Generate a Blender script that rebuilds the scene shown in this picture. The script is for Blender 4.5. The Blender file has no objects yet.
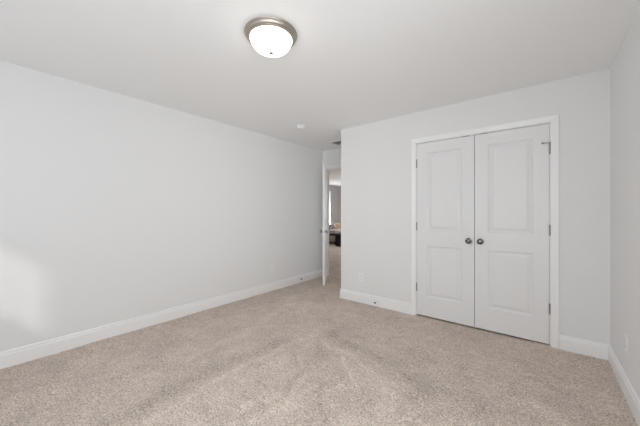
import bpy, bmesh, math, random
import numpy as np
from mathutils import Vector, Matrix, Quaternion

# ------------------------------------------------------------------ scene, camera, light, exposure
C = bpy.context.scene.collection
S = bpy.context.scene
PI = math.pi
random.seed(4)

CAM_H = 1.22
cam_d = bpy.data.cameras.new('camera')
cam_d.sensor_width = 36.0
cam_d.lens = 275.0 / 640.0 * 36.0
cam_d.clip_start = 0.02
cam = bpy.data.objects.new('camera', cam_d)
C.objects.link(cam)
cam.location = (0, 0, CAM_H)
cam.rotation_euler = (PI / 2, 0, math.radians(38.8))
S.camera = cam

S.view_settings.view_transform = 'Standard'
S.view_settings.look = 'None'
S.view_settings.gamma = 1.0
S.view_settings.use_curve_mapping = False
S.view_settings.exposure = -0.22
S.cycles.max_bounces = 16
S.cycles.diffuse_bounces = 12

W = bpy.data.worlds.new('sky')
S.world = W
W.use_nodes = True
W.node_tree.nodes['Background'].inputs['Color'].default_value = (0.78, 0.88, 1.0, 1)
W.node_tree.nodes['Background'].inputs['Strength'].default_value = 1.6


def lamp(name, kind, loc, direction, energy, color=(1, 1, 1), size=None, size_y=None, angle=None):
    d = bpy.data.lights.new(name, kind)
    d.energy = energy
    d.color = color
    if kind == 'AREA':
        d.shape = 'RECTANGLE'
        d.size = size
        d.size_y = size_y
    if angle is not None:
        d.angle = angle
    o = bpy.data.objects.new(name, d)
    C.objects.link(o)
    o.location = loc
    o.rotation_euler = Vector(direction).to_track_quat('-Z', 'Y').to_euler()
    return o


sun = lamp('sun', 'SUN', (2, -6, 5), (-1.6, 1.0, -0.98), 0.85, (1.0, 0.97, 0.93), angle=math.radians(3))
# daylight standing in the window openings (just outside the panes)
lamp('high_window_daylight', 'AREA', (-2.2, -0.965, 1.62), (0, 1, 0), 2, (0.95, 0.98, 1.0), 1.4, 0.5)
lamp('added_back_window_light', 'AREA', (-0.42, -0.965, 1.35), (0, 1, 0), 23, (0.95, 0.98, 1.0), 1.0, 1.4)  # unseen window's lamp, added to spread light across the room
lamp('added_side_window_light', 'AREA', (0.611, 0.15, 1.35), (-1, 0, 0), 27, (0.95, 0.98, 1.0), 1.4, 1.4)  # unseen window's lamp, added to even out the left wall
aimed_fill = lamp('side_window_aimed_fill', 'AREA', (0.611, 0.15, 1.35), (-1, 0.84, 0.08), 4.6, (0.95, 0.98, 1.0), 1.4, 1.4)  # added narrow fill aimed to lift the far end of the left wall
aimed_fill.data.spread = 1.05
lamp('living_window_daylight', 'AREA', (-7.16, 9.01, 1.15), (1, 0, 0), 30, (0.98, 0.99, 1.0), 0.8, 0.9)
lamp('added_living_far_light', 'AREA', (-3.2, 11.36, 1.4), (0, -1, 0), 150, (0.98, 0.99, 1.0), 1.7, 1.5)  # unseen window's lamp, added to light the living room

# ------------------------------------------------------------------ room measures
XL, XR = -3.303, 0.446          # left wall, right wall
YB, YC, YE = -0.80, 3.275, 4.20  # back wall, closet wall, entry wall
XA = -2.245                     # corner of the entry recess
H = 2.418
TW = 0.115

# ------------------------------------------------------------------ materials


def new_mat(name):
    m = bpy.data.materials.new(name)
    m.use_nodes = True
    nt = m.node_tree
    return m, nt, nt.nodes['Principled BSDF']


def simple(name, col, rough=0.5, metal=0.0, bump=0.0, scale=200.0, emis=None, var=0.0):
    m, nt, b = new_mat(name)
    b.inputs['Base Color'].default_value = (*col, 1)
    b.inputs['Roughness'].default_value = rough
    b.inputs['Metallic'].default_value = metal
    tc = nt.nodes.new('ShaderNodeTexCoord')
    nz = nt.nodes.new('ShaderNodeTexNoise')
    nz.inputs['Scale'].default_value = scale
    nz.inputs['Detail'].default_value = 3
    nt.links.new(tc.outputs['Object'], nz.inputs['Vector'])
    if bump:
        bp = nt.nodes.new('ShaderNodeBump')
        bp.inputs['Strength'].default_value = bump
        bp.inputs['Distance'].default_value = 0.001
        nt.links.new(nz.outputs['Fac'], bp.inputs['Height'])
        nt.links.new(bp.outputs['Normal'], b.inputs['Normal'])
    if var:
        mx = nt.nodes.new('ShaderNodeMix')
        mx.data_type = 'RGBA'
        mx.inputs['A'].default_value = (*[c * (1 - var) for c in col], 1)
        mx.inputs['B'].default_value = (*[min(1, c * (1 + var)) for c in col], 1)
        nt.links.new(nz.outputs['Fac'], mx.inputs['Factor'])
        nt.links.new(mx.outputs['Result'], b.inputs['Base Color'])
    if emis:
        b.inputs['Emission Color'].default_value = (*emis[0], 1)
        b.inputs['Emission Strength'].default_value = emis[1]
    return m


M = {}
M['wall'] = simple('pale_grey_wall_paint', (0.80, 0.80, 0.798), 0.85, bump=0.12, scale=260)
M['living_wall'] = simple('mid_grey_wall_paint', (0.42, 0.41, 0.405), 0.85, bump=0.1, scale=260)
M['ceiling'] = simple('ceiling_paint', (0.88, 0.88, 0.877), 0.95, bump=0.12, scale=180)
M['trim'] = simple('white_trim_enamel', (0.88, 0.88, 0.88), 0.35)
M['door'] = simple('white_door_paint', (0.80, 0.80, 0.80), 0.4, bump=0.03, scale=90)
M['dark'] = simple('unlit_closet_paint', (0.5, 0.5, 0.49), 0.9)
M['nickel'] = simple('satin_nickel', (0.42, 0.40, 0.38), 0.28, 1.0)
M['knob'] = simple('polished_nickel', (0.20, 0.19, 0.18), 0.18, 1.0)
M['ring'] = simple('brushed_nickel_ring', (0.45, 0.41, 0.355), 0.42, 1.0, var=0.06, scale=30)
M['hinge'] = simple('hinge_metal', (0.34, 0.33, 0.32), 0.35, 1.0)
M['plastic'] = simple('white_plastic', (0.86, 0.86, 0.85), 0.4)
M['slot'] = simple('dark_slot', (0.05, 0.05, 0.05), 0.6)
M['rubber'] = simple('dark_rubber', (0.06, 0.055, 0.05), 0.7)
M['vent_dark'] = simple('vent_duct_shade', (0.03, 0.03, 0.03), 0.9)
M['black_wood'] = simple('black_lacquered_wood', (0.012, 0.012, 0.013), 0.75, var=0.2, scale=40)
M['sofa'] = simple('oatmeal_upholstery', (0.50, 0.46, 0.42), 0.95, bump=0.4, scale=400, var=0.06)
M['grey_fabric'] = simple('grey_cushion_fabric', (0.26, 0.25, 0.25), 0.95, bump=0.4, scale=300, var=0.1)
M['tan_fabric'] = simple('tan_cushion_fabric', (0.50, 0.38, 0.27), 0.95, bump=0.4, scale=300, var=0.1)
M['pink_fabric'] = simple('pale_pink_throw_fabric', (0.72, 0.58, 0.54), 0.95, bump=0.4, scale=300, var=0.06)


def glass_mat():
    m = bpy.data.materials.new('window_glass')
    m.use_nodes = True
    nt = m.node_tree
    nt.nodes.clear()
    out = nt.nodes.new('ShaderNodeOutputMaterial')
    mix = nt.nodes.new('ShaderNodeMixShader')
    tr = nt.nodes.new('ShaderNodeBsdfTransparent')
    gl = nt.nodes.new('ShaderNodeBsdfGlossy')
    gl.inputs['Roughness'].default_value = 0.02
    mix.inputs[0].default_value = 0.06
    nt.links.new(tr.outputs[0], mix.inputs[1])
    nt.links.new(gl.outputs[0], mix.inputs[2])
    nt.links.new(mix.outputs[0], out.inputs[0])
    return m


M['glass'] = glass_mat()


def lampglass_mat():
    m, nt, b = new_mat('lit_alabaster_glass')
    b.inputs['Base Color'].default_value = (0.9, 0.86, 0.78, 1)
    b.inputs['Roughness'].default_value = 0.35
    tc = nt.nodes.new('ShaderNodeTexCoord')
    nz = nt.nodes.new('ShaderNodeTexNoise')
    nz.inputs['Scale'].default_value = 7
    nz.inputs['Detail'].default_value = 2
    nz.inputs['Distortion'].default_value = 1.5
    nt.links.new(tc.outputs['Object'], nz.inputs['Vector'])
    mr = nt.nodes.new('ShaderNodeMapRange')
    mr.inputs['From Min'].default_value = 0.35
    mr.inputs['From Max'].default_value = 0.65
    mr.inputs['To Min'].default_value = 3.5
    mr.inputs['To Max'].default_value = 7.5
    nt.links.new(nz.outputs['Fac'], mr.inputs['Value'])
    nt.links.new(mr.outputs['Result'], b.inputs['Emission Strength'])
    b.inputs['Emission Color'].default_value = (1.0, 0.95, 0.88, 1)
    return m


M['lampglass'] = lampglass_mat()


def carpet_mat():
    m, nt, b = new_mat('beige_cut_pile_carpet')
    N, L = nt.nodes, nt.links
    b.inputs['Roughness'].default_value = 1.0
    b.inputs['Specular IOR Level'].default_value = 0.05
    tc = N.new('ShaderNodeTexCoord')

    def noise(scale, detail=2.0, dist=0.0, rough=0.5, vec=None):
        n = N.new('ShaderNodeTexNoise')
        n.inputs['Scale'].default_value = scale
        n.inputs['Detail'].default_value = detail
        n.inputs['Distortion'].default_value = dist
        n.inputs['Roughness'].default_value = rough
        L.new(vec if vec else tc.outputs['Object'], n.inputs['Vector'])
        return n.outputs['Fac']

    def math_(op, a, bb):
        n = N.new('ShaderNodeMath')
        n.operation = op
        for i, v in enumerate((a, bb)):
            if isinstance(v, (int, float)):
                n.inputs[i].default_value = v
            else:
                L.new(v, n.inputs[i])
        return n.outputs[0]

    def rng(v, a, b_, c, d):
        n = N.new('ShaderNodeMapRange')
        for k, x in zip(('From Min', 'From Max', 'To Min', 'To Max'), (a, b_, c, d)):
            n.inputs[k].default_value = x
        L.new(v, n.inputs['Value'])
        return n.outputs['Result']

    tuft = noise(95, 2, 0.0, 0.6)
    clump = noise(38, 3, 0.3, 0.6)
    at = N.new('ShaderNodeAttribute')
    at.attribute_name = 'pile'
    lay_shade = noise(2.3, 3, 0.6, 0.55)
    lay_shade2 = noise(7.0, 2, 0.8, 0.5)
    f = math_('ADD', rng(tuft, 0.3, 0.7, -0.40, 0.40), rng(clump, 0.3, 0.7, -0.10, 0.10))
    g = math_('ADD', rng(lay_shade, 0.38, 0.62, -0.045, 0.045), math_('ADD', rng(lay_shade2, 0.35, 0.65, -0.05, 0.05), at.outputs['Fac']))  # pile lay and strokes: their light and dark shading put into base colour
    v = math_('ADD', math_('ADD', f, g), 1.0)
    col = N.new('ShaderNodeVectorMath')
    col.operation = 'SCALE'
    col.inputs[0].default_value = (0.592, 0.511, 0.450)
    L.new(v, col.inputs['Scale'])
    L.new(col.outputs['Vector'], b.inputs['Base Color'])
    bp = N.new('ShaderNodeBump')
    bp.inputs['Strength'].default_value = 0.8
    bp.inputs['Distance'].default_value = 0.006
    L.new(tuft, bp.inputs['Height'])
    L.new(bp.outputs['Normal'], b.inputs['Normal'])
    return m


M['carpet'] = carpet_mat()

# ------------------------------------------------------------------ mesh helpers


def link(name, bm, m, parent=None, smooth=False, doubles=True):
    if doubles:
        bmesh.ops.remove_doubles(bm, verts=bm.verts, dist=1e-5)
    bmesh.ops.recalc_face_normals(bm, faces=bm.faces)
    me = bpy.data.meshes.new(name)
    bm.to_mesh(me)
    bm.free()
    me.materials.append(m)
    if smooth:
        me.shade_smooth()
        try:
            me.set_sharp_from_angle(angle=math.radians(38))
        except Exception:
            pass
    o = bpy.data.objects.new(name, me)
    C.objects.link(o)
    if parent is not None:
        o.parent = parent
    return o


def tag(o, label, cat, group=None, kind=None):
    o['label'] = label
    o['category'] = cat
    if group:
        o['group'] = group
    if kind:
        o['kind'] = kind
    return o


def struct(name, bm, m, label, cat, smooth=False):
    return tag(link(name, bm, m, smooth=smooth), label, cat, kind='structure')


def thing(name, label, cat, loc=(0, 0, 0), rotz=0.0, group=None, kind=None):
    o = bpy.data.objects.new(name, None)
    C.objects.link(o)
    o.empty_display_size = 0.05
    o.location = loc
    o.rotation_euler = (0, 0, rotz)
    return tag(o, label, cat, group, kind)


def box(bm, x0, x1, y0, y1, z0, z1, bevel=0.0, seg=2):
    vs = [bm.verts.new((x, y, z)) for x in (x0, x1) for y in (y0, y1) for z in (z0, z1)]
    fs = [bm.faces.new([vs[i] for i in q]) for q in
          ((0, 1, 3, 2), (4, 6, 7, 5), (0, 4, 5, 1), (2, 3, 7, 6), (0, 2, 6, 4), (1, 5, 7, 3))]
    if bevel:
        es = list({e for f in fs for e in f.edges})
        bmesh.ops.bevel(bm, geom=es, offset=bevel, segments=seg, affect='EDGES', profile=0.5)
    return bm


def BM():
    return bmesh.new()


def lathe(bm, prof, seg=48, mat=None):
    """prof: (r, z) pairs spun about Z."""
    mat = mat or Matrix()
    rings = []
    for r, z in prof:
        if r < 1e-6:
            rings.append([bm.verts.new(mat @ Vector((0, 0, z)))])
        else:
            rings.append([bm.verts.new(mat @ Vector((r * math.cos(2 * PI * i / seg), r * math.sin(2 * PI * i / seg), z)))
                          for i in range(seg)])
    for a, b in zip(rings, rings[1:]):
        for i in range(seg):
            j = (i + 1) % seg
            if len(a) == 1 and len(b) == 1:
                continue
            if len(a) == 1:
                bm.faces.new((a[0], b[i], b[j]))
            elif len(b) == 1:
                bm.faces.new((a[i], a[j], b[0]))
            else:
                bm.faces.new((a[i], a[j], b[j], b[i]))
    return bm


def rot_to(direction):
    return Vector((0, 0, 1)).rotation_difference(Vector(direction)).to_matrix().to_4x4()


def strip(bm, loops, closed_profile=True):
    """join consecutive vertex loops of the same length; cap the ends."""
    vl = [[bm.verts.new(p) for p in lp] for lp in loops]
    n = len(vl[0])
    for a, b in zip(vl, vl[1:]):
        for i in range(n):
            j = (i + 1) % n
            bm.faces.new((a[i], a[j], b[j], b[i]))
    bm.faces.new(vl[0])
    bm.faces.new(list(reversed(vl[-1])))
    return bm


# ------------------------------------------------------------------ the setting: floor and ceiling


def value_noise(X, Y, cell, seed):
    r = np.random.RandomState(seed)
    g = r.rand(512, 512)
    u, v = X / cell + 200.0, Y / cell + 200.0
    i, j = np.floor(u).astype(int), np.floor(v).astype(int)
    fu, fv = u - i, v - j
    fu, fv = fu * fu * (3 - 2 * fu), fv * fv * (3 - 2 * fv)
    i0, i1, j0, j1 = i % 512, (i + 1) % 512, j % 512, (j + 1) % 512
    return (g[i0, j0] * (1 - fu) * (1 - fv) + g[i1, j0] * fu * (1 - fv) + g[i0, j1] * (1 - fu) * fv + g[i1, j1] * fu * fv) - 0.5


def carpet_mesh():
    st = 0.0085
    xs = np.arange(XL - 0.06, XR + 0.06 + st, st)
    ys = np.arange(YB - 0.06, YE + TW, st)
    X, Y = np.meshgrid(xs, ys)
    Z = 0.005 * value_noise(X, Y, 0.0125, 1) + 0.0035 * value_noise(X, Y, 0.03, 2)
    Z += 0.006 * value_noise(X, Y, 0.16, 4) + 0.004 * value_noise(X, Y, 0.35, 3)
    wx = X + 0.07 * value_noise(X, Y, 0.22, 21) + 0.03 * value_noise(X, Y, 0.07, 23)
    wy = Y + 0.07 * value_noise(X, Y, 0.22, 22) + 0.03 * value_noise(X, Y, 0.07, 24)

    def dist(pts):
        best = np.full(X.shape, 9.0)
        for (ax, ay), (bx, by) in zip(pts, pts[1:]):
            ex, ey = bx - ax, by - ay
            t = np.clip(((wx - ax) * ex + (wy - ay) * ey) / (ex * ex + ey * ey), 0, 1)
            best = np.minimum(best, np.hypot(wx - ax - t * ex, wy - ay - t * ey))
        return best

    # strokes left in the pile by the vacuum and by feet: (path, width, shading as colour)
    strokes = [
        ([(-1.80, 2.10), (-1.85, 1.60), (-1.83, 1.00), (-1.81, 0.64)], 0.030, 0.09),
        ([(-1.62, 2.08), (-1.27, 1.99), (-0.97, 1.88), (-0.74, 1.70)], 0.030, 0.08),
        ([(-1.93, 1.80), (-1.98, 1.32), (-1.96, 0.86), (-1.97, 0.50)], 0.085, -0.10),
        ([(-1.66, 2.24), (-1.26, 2.17), (-0.92, 2.08), (-0.60, 1.95)], 0.075, -0.10),
        ([(-1.67, 1.71), (-1.46, 1.55), (-1.33, 1.29), (-1.36, 0.98)], 0.028, -0.09),
        ([(-1.61, 1.69), (-1.40, 1.52), (-1.27, 1.27), (-1.29, 1.00)], 0.022, 0.06),
        ([(-1.29, 1.57), (-1.12, 1.41), (-0.99, 1.28)], 0.028, -0.08),
        ([(-1.28, 1.90), (-1.08, 1.71), (-0.89, 1.53)], 0.022, 0.07),
        ([(-0.95, 1.62), (-0.90, 1.55)], 0.070, -0.12),
        ([(-1.50, 1.95), (-1.42, 1.75)], 0.060, -0.06),
        ([(-2.60, 2.60), (-2.35, 1.70), (-2.30, 0.80)], 0.050, 0.05),
        ([(-0.20, 2.60), (0.10, 2.05)], 0.080, 0.05),
        ([(-0.55, 2.55), (-0.25, 1.90)], 0.070, -0.05),
    ]
    P = np.zeros(X.shape)
    for pts, wd, val in strokes:
        P += 1.4 * val * np.exp(-(dist(pts) / wd) ** 2)
    wedge = 1 / (1 + np.exp(-(wx + 1.83) / 0.04)) / (1 + np.exp((wy + 0.35 * wx - 1.55) / 0.05))
    P += 0.045 * wedge
    P += 0.10 * value_noise(wx, wy * 1.3, 0.13, 31) * (0.4 + wedge) + 0.08 * value_noise(wx, wy, 0.055, 32)
    Z += 0.02 * P
    for dx, dy in ((-1.521, 1.28), (-1.013, 1.285)):
        Z -= 0.022 * np.exp(-((X - dx) ** 2 + (Y - dy) ** 2) / 0.011 ** 2)
    ny, nx = X.shape
    co = np.stack([X, Y, Z], -1).reshape(-1, 3).astype(np.float32)
    idx = np.arange(ny * nx).reshape(ny, nx)
    q = np.stack([idx[:-1, :-1], idx[:-1, 1:], idx[1:, 1:], idx[1:, :-1]], -1).reshape(-1, 4)
    me = bpy.data.meshes.new('floor')
    me.vertices.add(len(co))
    me.vertices.foreach_set('co', co.ravel())
    me.loops.add(q.size)
    me.loops.foreach_set('vertex_index', q.ravel().astype(np.int32))
    me.polygons.add(len(q))
    me.polygons.foreach_set('loop_start', np.arange(0, q.size, 4, dtype=np.int32))
    me.update(calc_edges=True)
    me.validate()
    pa = me.attributes.new('pile', 'FLOAT', 'POINT')
    pa.data.foreach_set('value', P.astype(np.float32).ravel())
    me.shade_smooth()
    me.materials.append(M['carpet'])
    o = bpy.data.objects.new('floor', me)
    C.objects.link(o)
    return tag(o, 'beige cut pile bedroom carpet with brushed vacuum marks', 'floor', kind='structure')


carpet_mesh()
LX0, LX1, LY1 = -7.0, 0.6, 11.2      # the living room beyond the entry door
bm = BM()
box(bm, LX0 - 0.1, LX1, YE + TW - 0.02, LY1 + 0.1, -0.05, -0.001)
struct('floor_living', bm, M['carpet'], 'beige carpet of the living room beyond the open door', 'floor')

bm = BM()
box(bm, XL - 0.12, XR + 0.12, YB - 0.12, YE + TW, H, H + 0.12)
struct('ceiling', bm, M['ceiling'], 'flat white bedroom ceiling', 'ceiling')
bm = BM()
box(bm, LX0 - 0.12, LX1 + 0.1, YE + TW, LY1 + 0.12, H, H + 0.12)
struct('ceiling_living', bm, M['ceiling'], 'white ceiling of the living room beyond the open door', 'ceiling')

# ------------------------------------------------------------------ walls
WX0, WX1, WZ0, WZ1 = -3.05, -1.26, 1.28, 1.97     # high bedroom window in the back wall
bm = BM()
box(bm, XL - TW, XL, YB - TW, YE + TW, -0.05, H)
struct('wall_left', bm, M['wall'], 'long pale grey bedroom wall on the left', 'wall')
BX0, BX1, BZ0, BZ1 = -0.97, 0.13, 0.60, 2.10     # unseen tall window added in the back wall to widen the light
RY0, RY1 = -0.60, 0.90                            # unseen tall window added in the right wall for even light
bm = BM()
box(bm, XR, XR + TW, YB - TW, RY0, -0.05, H)
box(bm, XR, XR + TW, RY1, YC, -0.05, H)
box(bm, XR, XR + TW, RY0, RY1, -0.05, BZ0)
box(bm, XR, XR + TW, RY0, RY1, BZ1, H)
struct('wall_right', bm, M['wall'], 'pale grey wall at the right edge beside the closet', 'wall')
bm = BM()
box(bm, XL, WX0, YB - TW, YB, -0.05, H)
box(bm, WX1, BX0, YB - TW, YB, -0.05, H)
box(bm, BX1, XR, YB - TW, YB, -0.05, H)
box(bm, BX0, BX1, YB - TW, YB, -0.05, BZ0)
box(bm, BX0, BX1, YB - TW, YB, BZ1, H)
box(bm, WX0, WX1, YB - TW, YB, -0.05, WZ0)
box(bm, WX0, WX1, YB - TW, YB, WZ1, H)
struct('wall_back', bm, M['wall'], 'pale grey bedroom wall behind the camera', 'wall')

# outside: unseen blocks added to keep the low sun off the tall windows
bm = BM()
box(bm, 0.18, 0.38, YB - TW - 0.80, YB - TW, -0.4, 3.2)
struct('wall_outside_sun_block', bm, M['wall'], 'added outside block keeping sun off the back window', 'wall')
bm = BM()
box(bm, XR + TW, XR + TW + 3.4, YB - TW, YB, -0.4, 3.2)
struct('wall_outside_side_block', bm, M['wall'], 'added outside wall keeping sun off the right window', 'wall')

# closet wall with its door opening
DX0, DX1, DZ = -1.157, 0.063, 2.045      # inside the jambs
JT = 0.018
bm = BM()
box(bm, XA, DX0 - JT, YC, YC + TW, -0.05, H)
box(bm, DX1 + JT, XR + TW, YC, YC + TW, -0.05, H)
box(bm, DX0 - JT, DX1 + JT, YC, YC + TW, DZ + JT, H)
struct('wall_closet', bm, M['wall'], 'pale grey wall around the white double closet doors', 'wall')
bm = BM()
box(bm, XA, XA + TW, YC + TW, YE, -0.05, H)
struct('wall_entry_side', bm, M['wall'], 'short return wall between the entry recess and the closet', 'wall')
# closet interior
bm = BM()
box(bm, XA + TW, XR + TW, YE - 0.02, YE, -0.05, H)
box(bm, XR, XR + TW, YC + TW, YE - 0.02, -0.05, H)
struct('wall_closet_back', bm, M['dark'], 'dim inside of the closet behind its doors', 'wall')

# entry wall with the bedroom doorway
EX0, EX1, EZ = -3.239, -2.497, 2.05
bm = BM()
box(bm, XL, EX0 - JT, YE, YE + TW, -0.05, H)
box(bm, EX1 + JT, XR + TW + 0.04, YE, YE + TW, -0.05, H)
box(bm, EX0 - JT, EX1 + JT, YE, YE + TW, EZ + JT, H)
struct('wall_entry', bm, M['wall'], 'pale grey wall around the bedroom doorway in the recess', 'wall')

# living room walls
LWY0, LWY1, LWZ0, LWZ1 = 8.55, 9.47, 0.62, 2.16
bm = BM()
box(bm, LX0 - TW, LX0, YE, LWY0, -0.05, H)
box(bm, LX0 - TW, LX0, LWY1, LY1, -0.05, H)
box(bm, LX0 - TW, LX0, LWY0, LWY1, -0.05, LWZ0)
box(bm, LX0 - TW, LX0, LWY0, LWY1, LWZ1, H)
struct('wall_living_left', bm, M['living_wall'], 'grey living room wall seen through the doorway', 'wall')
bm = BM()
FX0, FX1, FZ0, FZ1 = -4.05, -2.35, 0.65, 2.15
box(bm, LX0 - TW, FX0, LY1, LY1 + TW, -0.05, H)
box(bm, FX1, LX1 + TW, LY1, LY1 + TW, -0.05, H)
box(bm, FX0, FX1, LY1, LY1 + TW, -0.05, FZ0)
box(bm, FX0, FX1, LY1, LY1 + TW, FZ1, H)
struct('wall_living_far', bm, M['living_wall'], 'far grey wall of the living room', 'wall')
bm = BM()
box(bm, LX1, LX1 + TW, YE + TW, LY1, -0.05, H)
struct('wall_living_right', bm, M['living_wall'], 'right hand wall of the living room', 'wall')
bm = BM()
box(bm, LX0 - TW, XL - TW, YE, YE + TW, -0.05, H)
struct('wall_living_near', bm, M['living_wall'], 'living room wall left of the bedroom', 'wall')


# ------------------------------------------------------------------ windows
def window(name, label, origin, ux, w, h, out, mullions):
    """origin: lower corner in the wall plane; ux: direction along the wall; out: direction outwards."""
    o = thing(name, label, 'window', origin, 0, kind='structure')
    R = Matrix(((ux[0], out[0], 0), (ux[1], out[1], 0), (0, 0, 1))).to_4x4()
    o.matrix_world = Matrix.Translation(origin) @ R
    b = BM()
    t = 0.045
    box(b, 0, t, 0.02, 0.085, 0, h)
    box(b, w - t, w, 0.02, 0.085, 0, h)
    box(b, t, w - t, 0.02, 0.085, 0, t)
    box(b, t, w - t, 0.02, 0.085, h - t, h)
    for k in range(mullions):
        xm = w * (k + 1) / (mullions + 1)
        box(b, xm - 0.02, xm + 0.02, 0.03, 0.075, t, h - t)
    link('window_frame', b, M['trim'], o)
    b = BM()
    box(b, t, w - t, 0.050, 0.054, t, h - t)
    link('pane', b, M['glass'], o)
    b = BM()
    box(b, -0.04, w + 0.04, -0.05, 0.02, -0.025, 0.0, 0.004)
    link('window_sill', b, M['trim'], o)
    return o


window('window_1', 'high wide window in the wall behind the camera', (WX0, YB, WZ0), (1, 0), WX1 - WX0, WZ1 - WZ0, (0, -1), 0)
window('window_4', 'unseen tall window added behind the camera to widen the light', (BX0, YB, BZ0), (1, 0), BX1 - BX0, BZ1 - BZ0, (0, -1), 0)
window('window_5', 'unseen tall window added in the right wall to light the left wall', (XR, RY0, BZ0), (0, 1), RY1 - RY0, BZ1 - BZ0, (1, 0), 0)
window('window_2', 'bright tall window in the grey living room wall', (LX0, LWY0, LWZ0), (0, 1), LWY1 - LWY0, LWZ1 - LWZ0, (-1, 0), 0)
window('window_3', 'unseen wide window added in the far wall to light the living room', (FX0, LY1, FZ0), (1, 0), FX1 - FX0, FZ1 - FZ0, (0, 1), 1)

# ------------------------------------------------------------------ baseboards
BASE = [(0, -0.03), (0.014, -0.03), (0.014, 0.098), (0.0115, 0.103), (0.0095, 0.106), (0.0095, 0.118),
        (0.0075, 0.125), (0.004, 0.130), (0, 0.131)]


def baseboard(name, p0, p1, n, m0, m1, label):
    """m: 1 outside mitre, -1 inside mitre, 0 square."""
    b = BM()
    p0, p1, n = Vector(p0), Vector(p1), Vector(n)
    d = (p1 - p0).normalized()
    loops = []
    for p, s, m in ((p0, -1, m0), (p1, 1, m1)):
        loops.append([Vector((*(p + n * v + d * (s * m * v)), z)) for v, z in BASE])
    strip(b, loops)
    return struct(name, b, M['trim'], label, 'baseboard')


CW = 0.058       # casing width
baseboard('baseboard_left', (XL, YB), (XL, YE), (1, 0), -1, -1, 'white moulded baseboard along the long left wall')
baseboard('baseboard_closet_left', (XA, YC), (DX0 - 0.005 - CW, YC), (0, -1), 1, 0, 'white baseboard from the recess corner to the closet casing')
baseboard('baseboard_closet_right', (DX1 + 0.005 + CW, YC), (XR, YC), (0, -1), 0, -1, 'short white baseboard right of the closet casing')
baseboard('baseboard_right', (XR, YC), (XR, YB), (-1, 0), -1, -1, 'white baseboard along the right wall')
baseboard('baseboard_entry', (XA, YC), (XA, YE), (-1, 0), 1, -1, 'white baseboard on the return wall of the entry recess')
baseboard('baseboard_entry_back', (EX1 + 0.005 + CW, YE), (XA, YE), (0, -1), 0, -1, 'short white baseboard right of the entry doorway')
baseboard('baseboard_back', (XL, YB), (XR, YB), (0, 1), -1, -1, 'white baseboard of the wall behind the camera')
baseboard('baseboard_living', (LX0, YE + TW), (LX0, LY1), (1, 0), -1, -1, 'white baseboard of the living room wall')

# ------------------------------------------------------------------ door casings and jambs
CAS = [(0, 0), (0, 0.008), (0.004, 0.0105), (0.012, 0.0115), (0.020, 0.0125), (0.030, 0.015), (0.042, 0.0175),
       (0.050, 0.018), (0.055, 0.0175), (CW, 0.014), (CW, 0)]


def casing(bm, x0, x1, zt, ywall, s):
    """mitred three sided casing round an opening; s is the sign of Y towards the viewer."""
    r = 0.005
    loops = []
    for k in range(4):
        lp = []
        for u, v in CAS:
            u = u + r
            x = (x0 - u) if k < 2 else (x1 + u)
            z = -0.03 if k in (0, 3) else zt + u
            lp.append((x, ywall + s * v, z))
        loops.append(lp)
    strip(bm, loops)


def jamb(bm, x0, x1, zt, y0, y1, stop_y):
    box(bm, x0 - JT, x0, y0, y1, -0.03, zt + JT)
    box(bm, x1, x1 + JT, y0, y1, -0.03, zt + JT)
    box(bm, x0, x1, y0, y1, zt, zt + JT)
    a, b_ = stop_y
    box(bm, x0, x0 + 0.010, a, b_, -0.03, zt)
    box(bm, x1 - 0.010, x1, a, b_, -0.03, zt)
    box(bm, x0 + 0.010, x1 - 0.010, a, b_, zt - 0.010, zt)


bm = BM()
casing(bm, DX0, DX1, DZ, YC, -1)
jamb(bm, DX0, DX1, DZ, YC, YC + TW, (YC + 0.042, YC + 0.075))
struct('trim_1', bm, M['trim'], 'white casing around the double closet doors', 'door casing')
bm = BM()
casing(bm, EX0, EX1, EZ, YE, -1)
casing(bm, EX0, EX1, EZ, YE + TW, 1)
jamb(bm, EX0, EX1, EZ, YE, YE + TW, (YE + 0.045, YE + 0.08))
struct('trim_2', bm, M['trim'], 'white casing around the bedroom entry doorway', 'door casing')


# ------------------------------------------------------------------ doors
def panel_side(bm, w, h, y, s, stile, panels):
    """one moulded face of a two panel door; s = +1 when the hollow goes to +y."""
    zc = [0.0]
    for a, b_ in panels:
        zc += [a, b_]
    zc.append(h)
    xc = [0, stile, w - stile, w]

    def quad(x0, x1, z0, z1):
        bm.faces.new([bm.verts.new((x, y, z)) for x, z in ((x0, z0), (x1, z0), (x1, z1), (x0, z1))])
    for i in range(len(zc) - 1):
        for k in range(3):
            if k == 1 and i % 2 == 1:
                continue
            quad(xc[k], xc[k + 1], zc[i], zc[i + 1])
    for a, b_ in panels:
        steps = [(0, 0), (0.003, 0.005), (0.009, 0.0075), (0.013, 0.0125), (0.023, 0.0125), (0.048, 0.004), (0.052, 0.003)]
        loops = []
        for ins, dep in steps:
            loops.append([bm.verts.new((x, y + s * dep, z)) for x, z in
                          ((stile + ins, a + ins), (w - stile - ins, a + ins), (w - stile - ins, b_ - ins), (stile + ins, b_ - ins))])
        for l0, l1 in zip(loops, loops[1:]):
            for i in range(4):
                j = (i + 1) % 4
                bm.faces.new((l0[i], l0[j], l1[j], l1[i]))
        bm.faces.new(loops[-1])


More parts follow.
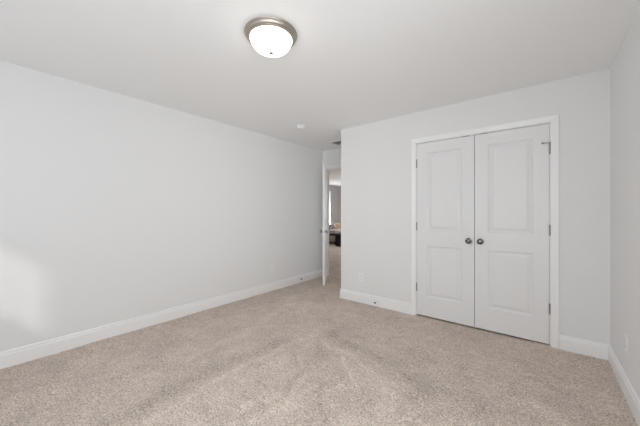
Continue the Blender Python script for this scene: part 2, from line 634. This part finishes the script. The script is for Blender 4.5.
def leaf(w, h, t, stile, panels):
    bm = BM()
    panel_side(bm, w, h, 0, 1, stile, panels)
    panel_side(bm, w, h, t, -1, stile, panels)
    bmesh.ops.remove_doubles(bm, verts=bm.verts, dist=1e-6)
    # close the four edges between both faces
    def q(p):
        bm.faces.new([bm.verts.new(c) for c in p])
    zc = [0.0] + [z for p in panels for z in p] + [h]
    for z0, z1 in zip(zc, zc[1:]):
        for x in (0, w):
            q(((x, 0, z0), (x, t, z0), (x, t, z1), (x, 0, z1)))
    xc = [0, stile, w - stile, w]
    for x0, x1 in zip(xc, xc[1:]):
        for z in (0, h):
            q(((x0, 0, z), (x1, 0, z), (x1, t, z), (x0, t, z)))
    return bm


KNOB = [(r_, z_ * 0.86) for r_, z_ in [(0.0, 0.0), (0.031, 0.0), (0.0325, 0.003), (0.031, 0.006), (0.024, 0.008), (0.012, 0.010), (0.0105, 0.018),
        (0.012, 0.024), (0.019, 0.030), (0.0255, 0.037), (0.0275, 0.045), (0.0265, 0.052), (0.022, 0.058), (0.013, 0.0615), (0.0, 0.0625)]]


def knob(parent, loc, direction, mat='knob', name='knob'):
    bm = BM()
    lathe(bm, KNOB, 32, Matrix.Translation(loc) @ rot_to(direction))
    k = link(name, bm, M[mat], parent, smooth=True)
    k['label'] = 'round nickel knob'
    return k


def hinge(parent, x, y, z, pin_stop=0):
    bm = BM()
    lathe(bm, [(0, -0.051), (0.004, -0.0505), (0.005, -0.047), (0.0068, -0.045), (0.0068, 0.045), (0.005, 0.047), (0.004, 0.0505), (0, 0.051)],
          14, Matrix.Translation((x, y, z)))
    box(bm, x - 0.0025, x + 0.0025, y, y + 0.022, z - 0.044, z + 0.044)
    hg = link('hinge', bm, M['hinge'], parent, smooth=True)
    if pin_stop:
        bm = BM()
        lathe(bm, [(0, 0), (0.0035, 0), (0.0035, 0.045), (0.007, 0.046), (0.007, 0.060), (0, 0.061)], 12,
              Matrix.Translation((x, y - 0.004, z + 0.054)) @ rot_to((pin_stop, -0.30, 0)))
        lathe(bm, [(0, 0.046), (0.010, 0.046), (0.010, 0.060), (0, 0.060)], 14, Matrix.Translation((x, y, z)))
        link('hinge_pin_stop', bm, M['hinge'], hg, smooth=True)
    return hg


LW = (DX1 - DX0 - 0.003 * 2 - 0.005) / 2
PANELS = [(0.225, 0.822), (0.998, 1.905)]
DY = YC + 0.004
for nm, x0, side, lab in (('door_1', DX0 + 0.003, -1, 'left leaf of the white two panel closet doors'),
                          ('door_2', DX1 - 0.003 - LW, 1, 'right leaf of the white two panel closet doors, with the hinge pin stop')):
    d = thing(nm, lab, 'closet door', (x0, DY, 0.018), 0, kind='structure')
    link('door_leaf', leaf(LW, 2.022, 0.035, 0.118, PANELS), M['door'], d)
    kx = LW - 0.052 if side < 0 else 0.052
    knob(d, (kx, 0, 0.905), (0, -1, 0))
    hx = -0.0015 if side < 0 else LW + 0.0015
    for hz in (0.325, 1.045, 1.79):
        hinge(d, hx, -0.006, hz, pin_stop=-1 if (side > 0 and hz > 1.5) else 0)
    bm = BM()
    cx = (LW - 0.082) if side < 0 else 0.082
    box(bm, cx - 0.032, cx + 0.032, -0.0045, 0.028, 2.022, 2.0265)
    lathe(bm, [(0, 0), (0.007, 0), (0.0055, 0.0), (0, 0.0)], 12, Matrix.Translation((cx, 0.012, 2.0265)))
    link('ball_catch', bm, M['slot'], d)

# bedroom entry door, standing open into the recess
ANG = math.radians(56)
d = thing('door_3', 'white bedroom entry door standing open, seen almost edge on', 'door', (EX0 + 0.003, YE - 0.008, 0.016), -ANG, kind='structure')
EW = EX1 - EX0 - 0.006
bm = leaf(EW, 2.026, 0.035, 0.118, PANELS)
link('door_leaf', bm, M['door'], d)
knob(d, (EW - 0.062, 0, 0.895), (0, -1, 0), 'nickel')
knob(d, (EW - 0.062, 0.035, 0.895), (0, 1, 0), 'nickel')
bm = BM()
box(bm, EW - 0.0005, EW + 0.0012, 0.006, 0.029, 0.866, 0.924)
box(bm, EW, EW + 0.010, 0.012, 0.023, 0.885, 0.905, 0.002)
link('latch', bm, M['nickel'], d)
for hz in (0.22, 1.02, 1.80):
    hinge(d, -0.002, -0.004, hz)

# ------------------------------------------------------------------ ceiling light
cl = thing('ceiling_light', 'flush round ceiling light with nickel ring and lit frosted glass bowl', 'ceiling light', (-1.408, 1.23, H))
bm = BM()
lathe(bm, [(0, 0), (0.166, 0), (0.172, -0.003), (0.174, -0.007), (0.172, -0.011), (0.168, -0.013), (0.167, -0.018), (0.164, -0.026),
           (0.158, -0.032), (0.154, -0.034), (0.153, -0.038), (0.149, -0.041), (0.143, -0.041), (0.139, -0.037), (0.134, -0.018), (0, -0.016)], 72)
link('ring', bm, M['ring'], cl, smooth=True)
bm = BM()
pr = []
for k in range(15):
    a = k / 14 * PI / 2
    pr.append((0.137 * math.cos(a) ** 0.86 if k < 14 else 0.0, -0.038 - 0.086 * math.sin(a)))
lathe(bm, pr, 64)
gl = link('glass_shade', bm, M['lampglass'], cl, smooth=True)
gl['label'] = 'lit white frosted glass bowl'
bm = BM()
lathe(bm, [(0, -0.121), (0.012, -0.122), (0.0145, -0.126), (0.0125, -0.131), (0.006, -0.135), (0, -0.136)], 24)
link('finial', bm, M['ring'], cl, smooth=True)

# ------------------------------------------------------------------ smoke detectors
def smoke_detector(loc, label):
    s = thing('smoke_detector', label, 'smoke detector', loc)
    b = BM()
    lathe(b, [(0, 0), (0.066, 0), (0.068, -0.003), (0.068, -0.010), (0.064, -0.012)], 40)
    link('base_plate', b, M['plastic'], s, smooth=True)
    b = BM()
    lathe(b, [(0.064, -0.010), (0.064, -0.020), (0.060, -0.028), (0.050, -0.035), (0.030, -0.038), (0.028, -0.036), (0.014, -0.036),
              (0.012, -0.039), (0, -0.039)], 40)
    link('cover', b, M['plastic'], s, smooth=True)
    b = BM()
    for k in range(20):
        a = 2 * PI * k / 20
        m = Matrix.Rotation(a, 4, 'Z')
        vs0 = len(b.verts)
        n = BM()
        box(n, 0.0625, 0.0648, -0.0065, 0.0065, -0.019, -0.0145)
        n.transform(m)
        me = bpy.data.meshes.new('tmp')
        n.to_mesh(me)
        n.free()
        b.from_mesh(me)
        bpy.data.meshes.remove(me)
    link('sensor_slots', b, M['slot'], s)
    return s


smoke_detector((-2.58, 2.79, H), 'small white round smoke detector on the bedroom ceiling')
smoke_detector((-5.0, 6.63, H), 'round detector on the living room ceiling, seen through the doorway')

# ------------------------------------------------------------------ ceiling vent
v = thing('ceiling_vent', 'white louvred air vent with dark slots on the recess ceiling', 'air vent', (-2.715, 3.855, H))
ax, ay, f = 0.175, 0.125, 0.022
bm = BM()
box(bm, -ax, ax, -ay, -ay + f, -0.008, 0, 0.002)
box(bm, -ax, ax, ay - f, ay, -0.008, 0, 0.002)
box(bm, -ax, -ax + f, -ay + f, ay - f, -0.008, 0, 0.002)
box(bm, ax - f, ax, -ay + f, ay - f, -0.008, 0, 0.002)
box(bm, -ax + 0.105, -ax + 0.115, -ay + f, ay - f, -0.008, 0)
link('frame', bm, M['plastic'], v)
bm = BM()
box(bm, -ax + f, ax - f, -ay + f, ay - f, -0.0012, 0)
link('duct_shade_sheet', bm, M['vent_dark'], v)  # black sheet paints the dark of the duct behind the slats
for k in range(6):                       # short bank of slats, turned towards the room
    x = -ax + f + (0.105 - f) * (k + 0.5) / 6
    bm = BM()
    box(bm, -0.0066, 0.0066, -ay + f, ay - f, -0.0004, 0.0004)
    bm.transform(Matrix.Translation((x, 0, -0.0055)) @ Matrix.Rotation(math.radians(-32), 4, 'Y'))
    link('slat', bm, M['plastic'], v)
for k in range(10):                      # long bank of slats
    y = -ay + f + 2 * (ay - f) * (k + 0.5) / 10
    bm = BM()
    box(bm, -ax + 0.115, ax - f, -0.0068, 0.0068, -0.0004, 0.0004)
    bm.transform(Matrix.Translation((0, y, -0.0055)) @ Matrix.Rotation(math.radians(34), 4, 'X'))
    link('slat', bm, M['plastic'], v)


# ------------------------------------------------------------------ outlets
def outlet(loc, rotz, label):
    """front faces local -Y."""
    o = thing('wall_outlet', label, 'wall outlet', loc, rotz)
    b = BM()
    box(b, -0.035, 0.035, -0.0055, 0, -0.057, 0.057, 0.0022)
    link('cover_plate', b, M['plastic'], o)
    for zc in (-0.0195, 0.0195):
        b = BM()
        box(b, -0.0165, 0.0165, -0.0085, -0.005, zc - 0.0145, zc + 0.0145, 0.003)
        r = link('receptacle', b, M['plastic'], o)
        b = BM()
        box(b, -0.0075, -0.0055, -0.0088, -0.008, zc - 0.002, zc + 0.0065)
        box(b, 0.0055, 0.0075, -0.0088, -0.008, zc - 0.002, zc + 0.0065)
        box(b, -0.002, 0.002, -0.0088, -0.008, zc - 0.0095, zc - 0.0055)
        link('slot', b, M['slot'], r)
    b = BM()
    lathe(b, [(0, 0.0), (0.003, 0.0), (0.0025, 0.0012), (0, 0.0014)], 12, Matrix.Translation((0, -0.0053, 0)) @ rot_to((0, -1, 0)))
    link('screw', b, M['nickel'], o)
    return o


outlet((XL, 2.90, 0.352), math.radians(90), 'white wall outlet low on the long left wall')
outlet((-1.912, YC, 0.345), 0, 'white wall outlet between the recess corner and the closet')
outlet((XR, 2.70, 0.352), math.radians(-90), 'white wall outlet low on the right wall at the photo edge')


# ------------------------------------------------------------------ door stops on the baseboards
def door_stop(loc, direction, label):
    o = thing('door_stop', label, 'door stop', loc)
    R = rot_to(direction)
    b = BM()
    lathe(b, [(0, 0), (0.013, 0), (0.013, 0.003), (0.009, 0.006), (0.005, 0.008), (0.0045, 0.055), (0.007, 0.058), (0, 0.058)], 20, R)
    link('post', b, M['plastic'], o, smooth=True)
    b = BM()
    lathe(b, [(0, 0.056), (0.0095, 0.056), (0.0105, 0.060), (0.0105, 0.070), (0.008, 0.075), (0, 0.076)], 20, R)
    link('rubber_tip', b, M['rubber'], o, smooth=True)
    return o


door_stop((XL + 0.014, 3.50, 0.078), (1, 0, 0), 'small door stop on the left wall baseboard near the open door')
door_stop((-1.665, YC - 0.014, 0.066), (0, -1, 0), 'small dark tipped door stop on the baseboard left of the closet')


# ------------------------------------------------------------------ living room furniture seen through the doorway
def cushion_bm(w, h, t, seg=10):
    b = BM()
    bmesh.ops.create_cube(b, size=1)
    bmesh.ops.subdivide_edges(b, edges=b.edges[:], cuts=seg, use_grid_fill=True)
    for vtx in b.verts:
        x, y, z = vtx.co * 2
        e = (1 - abs(x) ** 3.2) * (1 - abs(z) ** 3.2)
        k = 0.10 + 0.90 * max(0, e) ** 0.45
        pin = 1 - 0.07 * (x * x + z * z - 1.2 * x * x * z * z)
        vtx.co = Vector((x * w / 2 * pin, y * t / 2 * k, z * h / 2 * pin))
    return b


sf = thing('sofa', 'oatmeal sofa against the grey living room wall, behind the black table', 'sofa', (-6.58, 9.68, 0))
bm = BM()
box(bm, -0.38, 0.38, -1.05, 1.05, 0.10, 0.28, 0.02)
link('base', bm, M['sofa'], sf)
bm = BM()
box(bm, -0.38, -0.20, -1.05, 1.05, 0.27, 0.69, 0.05, 3)
link('backrest', bm, M['sofa'], sf)
for sy in (-1, 1):
    bm = BM()
    box(bm, -0.21, 0.38, sy * 0.97 - 0.08, sy * 0.97 + 0.08, 0.27, 0.56, 0.04, 3)
    link('armrest', bm, M['sofa'], sf)
    bm = BM()
    box(bm, -0.20, 0.40, sy * 0.445 - 0.44, sy * 0.445 + 0.44, 0.275, 0.42, 0.035, 3)
    link('seat_cushion', bm, M['sofa'], sf)
    for sx in (-1, 1):
        bm = BM()
        lathe(bm, [(0, -0.005), (0.018, -0.005), (0.026, 0.11), (0, 0.11)], 16, Matrix.Translation((sx * 0.31, sy * 0.96, 0)))
        link('leg', bm, M['black_wood'], sf, smooth=True)

for y, w, h, z, mm, lab in ((9.06, 0.42, 0.36, 0.425, 'grey_fabric', 'square grey cushion on the sofa, below the living room window'),
                            (9.52, 0.44, 0.39, 0.425, 'tan_fabric', 'tan cushion on the sofa, right of the grey cushion')):
    o = link('cushion', cushion_bm(w, h, 0.15), M[mm], smooth=True)
    o.rotation_euler = (math.radians(-14), 0, math.radians(90))
    o.location = (-6.67, y, z + h / 2 - 0.01)
    tag(o, lab, 'cushion')
# folded throw lying on the seat
bm = BM()
for k in range(4):
    box(bm, -0.17 + 0.006 * k, 0.17 - 0.004 * k, -0.22, 0.22 - 0.006 * k, 0.035 * k, 0.035 * k + 0.033, 0.012, 3)
o = link('throw_blanket', bm, M['pink_fabric'], smooth=True)
o.location = (-6.40, 9.12, 0.421)
tag(o, 'folded pale pink throw on the sofa seat, in front of the grey cushion', 'blanket')

tb = thing('coffee_table', 'low black table in the living room, seen through the doorway', 'table', (-5.78, 8.62, 0))
bm = BM()
box(bm, -0.36, 0.36, -0.42, 0.55, 0.385, 0.455, 0.006)
link('tabletop', bm, M['black_wood'], tb)
bm = BM()
box(bm, -0.13, 0.30, -0.36, 0.49, 0.0, 0.386, 0.004)
link('base', bm, M['black_wood'], tb)
